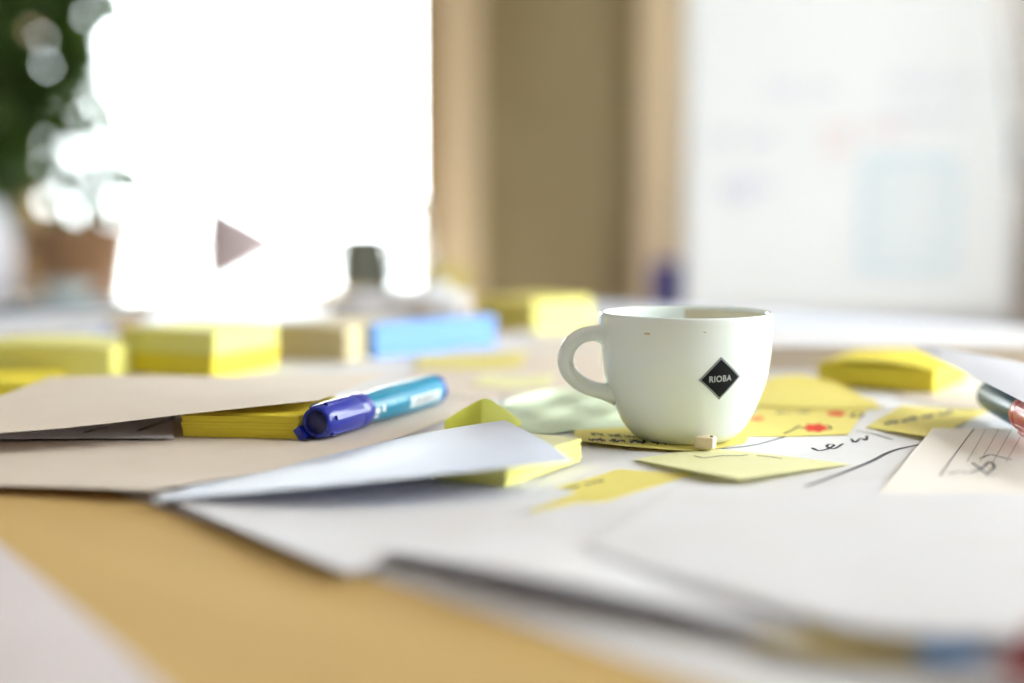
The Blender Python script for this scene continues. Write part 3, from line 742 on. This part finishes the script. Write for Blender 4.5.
lathe('rim', [(.055,.16),(.064,.162),(.064,.172),(.055,.174)], M['jar'], o)
for s in (-1,1): tube('lug', [(s*.066,0,.10),(s*.085,0,.115),(s*.082,0,.145),(s*.058,0,.15)], .007, M['jar'], o)
o = on_side('glass_carafe', 414, 3.27, 'clear glass carafe at the right end of the sideboard', 'carafe')
lathe('body', dense([(.036,0),(.044,.01),(.046,.08),(.036,.15),(.026,.20),(.03,.245)],4)+[(.0275,.245)]+dense([(.0235,.20),(.0335,.15),(.0435,.08),(.0415,.012),(.03,.008)],4), M['glass'], o)
lathe('lip', [(.0275,.244),(.0325,.244),(.0325,.249),(.0275,.249)], M['glass'], o)
o = on_side('mug', 447, 3.24, 'olive yellow mug beside the glass carafe', 'mug')
lathe('body', [(.026,0),(.03,.002),(.032,.09),(.0295,.09),(.027,.006)], M['mug'], o, 32)
tube('handle', [(.031,0,.075),(.052,0,.07),(.054,0,.04),(.031,0,.02)], .005, M['mug'], o)

# ------------------------------------------------------------------ ficus by the window
def leafmesh(n, fn, seed):
    rnd = random.Random(seed); V, Fc = [], []
    for _ in range(n):
        c, d, L = fn(rnd); d = Vector(d).normalized(); s = d.cross(Vector((rnd.uniform(-1,1), rnd.uniform(-1,1), rnd.uniform(-1,1)))).normalized(); u = s.cross(d)
        k = len(V); Wd = L*.26
        for (t, wv, b) in ((0,.05,0),(.3,.9,.06),(.6,1,.05),(.85,.55,-.02),(1,.03,-.1)):
            V += [c+d*L*t-s*Wd*wv+u*L*(b+.06*wv), c+d*L*t+u*L*b, c+d*L*t+s*Wd*wv+u*L*(b+.06*wv)]
        for i in range(4):
            for j in range(2): q = k+3*i+j; Fc.append((q, q+1, q+4, q+3))
    return V, Fc
pl = empty('potted_ficus', (-1.31, 3.72, 0)); tag(pl, 'tall dark green potted ficus in front of the window', 'plant')
lathe('pot', [(.10,0),(.115,.01),(.15,.30),(.158,.30),(.158,.34),(.14,.34),(.135,.29)], M['pot'], pl, 40)
lathe('soil', [(.137,.285),(.13,.30),(.03,.305)], M['soil'], pl, 32)
tube('trunk', [(0,0,.29),(.02,.01,.6),(-.01,0,.9),(.03,-.01,1.25),(.02,0,1.6)], [.022,.02,.017,.014,.008], M['bark'], pl)
rb0 = random.Random(6)
ends = []
for k in range(16):
    z = .78+.055*k; a = k*2.4; r = .16+.14*rb0.random()
    p = Vector((r*math.cos(a),   .45*r*math.sin(a), z+.10+.08*rb0.random())); ends.append(p)
    tube('branch', [(.01,0,z-.06), tuple(p*.55+Vector((0,0,.45*(z)))), tuple(p)], [.007,.005,.003], M['bark'], pl, 6)
def lf(rnd):
    b = rnd.choice(ends); t = rnd.uniform(.35,1.1)
    c = Vector((b.x*t, b.y*t, b.z-.08*(1-t))) + Vector((rnd.gauss(0,.05), rnd.gauss(0,.025), rnd.gauss(0,.06)))
    return c, (c.x*1.5+rnd.gauss(0,.2), c.y+rnd.gauss(0,.15), rnd.gauss(-.25,.25)), rnd.uniform(.06,.10)
V, Fc = leafmesh(1500, lf, 3)
tag(mk('foliage', V, Fc, M['leaf'], pl, smooth=True, local=True), kind='stuff')

# ------------------------------------------------------------------ flipchart easel and chair
FYY = 3.0
fe = empty('flipchart_easel', (.70, FYY, 0)); tag(fe, 'flipchart easel with a large white written page', 'flipchart')
box('board', (.37, 1.0, FYY+.02, FYY+.035, .62, 1.78), M['board'], fe, .004)
box('clamp_bar', (.37, 1.06, FYY-.03, FYY+.02, 1.72, 1.78), M['easel'], fe, .005)
box('tray', (.40, 1.03, FYY-.06, FYY+.02, .565, .585), M['easel'], fe, .003)
rows = []
for k in range(13):
    z = .60+k*(1.73-.60)/12; f = max(0, (z-.95)/.75); xr = 1.032-.15*min(f,1)**1.1; row = []
    for i in range(9):
        u = i/8; x = .354+(xr-.354)*u
        y = FYY-.012-.010*math.sin(u*3)+ (.0 if u < .8 else 0) - .018*(1-k/12)
        row.append((x, y, z))
    # the free edge rolls back on itself higher up
    rr = .012
    for q in range(1,5):
        a = q*R(38); row.append((xr+rr*math.sin(a), row[8][1]+rr*(1-math.cos(a)), z))
    rows.append(row)
g = surf(np.array(rows), 40, 24); V = [tuple(p) for p in g.reshape(-1,3)]; k = len(V)
Fc = [(j*41+i, j*41+i+1, (j+1)*41+i+1, (j+1)*41+i) for j in range(24) for i in range(40)]
page = mk('page', V, Fc, M['page'], fe, smooth=True)
so = page.modifiers.new('thick', 'SOLIDIFY'); so.thickness = .0006; so.offset = 0
def page_pt(x, z):
    u = (x-.354)/.68; return Vector((x, FYY-.0135-.010*math.sin(u*3)-.018*(1-(z-.6)/1.13)-.004, z))
def page_write(lines, wd, m):
    for pts in lines:
        V, Fc = [], []; k = 0
        for i, p in enumerate(pts):
            a = Vector(pts[min(i+1,len(pts)-1)])-Vector(pts[max(i-1,0)])
            if a.length < 1e-6: a = Vector((1,0))
            a.normalize()
            n = Vector((-a.y, a.x))*wd/2
            V += [page_pt(p[0]+n.x, p[1]+n.y), page_pt(p[0]-n.x, p[1]-n.y)]
        for i in range(len(pts)-1): Fc.append((k+2*i, k+2*i+1, k+2*i+3, k+2*i+2))
        mk('marker_writing', V, Fc, M[m], page)
def fpx(px, py): return ((px-512)/FPX*FYY, TZ+H-(py-200)/FPX*FYY)
def wline(xa, xb, y, seed, amp=7, step=6):
    rnd = random.Random(seed); L = []; x = xa
    while x < xb:
        e = min(x+rnd.uniform(25,55), xb); p = []; q = x; s = 1
        while q < e: p.append(fpx(q, y+s*amp*rnd.uniform(.4,1))); s = -s; q += step
        if len(p) > 2: L.append(p)
        x = e+10
    return L
page_write(wline(705,770,140,1)+wline(720,772,185,2)+wline(720,770,196,3)+wline(760,830,92,4), .006, 'ink_lilac')
page_write(wline(880,965,85,5)+wline(880,960,118,6), .006, 'ink_lilac')
page_write(wline(815,905,132,7,8)+wline(815,860,150,8), .008, 'ink_pink')
page_write(wline(862,945,170,9,9)+wline(862,945,200,10,9)+wline(862,945,230,11,9)+wline(862,945,258,12,9)+[[fpx(858,160),fpx(858,272),fpx(948,272),fpx(948,160),fpx(858,160)]], .010, 'ink_sky')
def leg(name, a, b, r): tube(name, [a, b], r, M['easel_leg'], fe, 12, local=False)
leg('leg', (.44,FYY+.055,1.75), (.41,FYY+.05,0), .013); leg('leg', (1.05,FYY+.06,1.75), (1.062,FYY+.05,0), .009); leg('leg', (.70,FYY+.05,1.75), (.70,FYY+.34,0), .013)
tube('leg_clamp', [(1.057,FYY+.055,.90),(1.058,FYY+.055,1.02)], .022, M['easel'], fe, 16, local=False)

ch = empty('side_chair', (.53, 3.57, 0)); tag(ch, 'blue chair partly hidden behind the flipchart', 'chair')
V, Fc = [], []; nn = 12
def shell(name, fn, m):
    V = []; 
    for j in range(nn+1):
        for i in range(nn+1): V.append(fn(i/nn, j/nn))
    Fc = [(j*(nn+1)+i, j*(nn+1)+i+1, (j+1)*(nn+1)+i+1, (j+1)*(nn+1)+i) for j in range(nn) for i in range(nn)]
    o = mk(name, V, Fc, m, ch, smooth=True); s = o.modifiers.new('thick','SOLIDIFY'); s.thickness = .022; b = o.modifiers.new('bevel','BEVEL'); b.width = .008; b.segments = 3
shell('backrest', lambda u, v: (  .332+.42*u, 3.45+.03*math.sin(math.pi*u)-.05*v, .50+.215*v), M['blue_seat'])
shell('seat', lambda u, v: (.36+.39*u, 3.48+.40*v, .43+.012*math.cos(math.pi*u)), M['blue_seat'])
for (a, b) in (((.375,3.490,.43),(.36,3.450,0)), ((.735,3.490,.43),(.75,3.450,0)), ((.375,3.850,.43),(.36,3.890,0)), ((.735,3.850,.43),(.75,3.890,0))):
    tube('leg', [a, b], .011, M['steel'], ch, 10, local=False)
for s in (.40, .71): tube('back_post', [(s,3.495,.44),(s,3.475,.52)], .009, M['steel'], ch, 10, local=False)
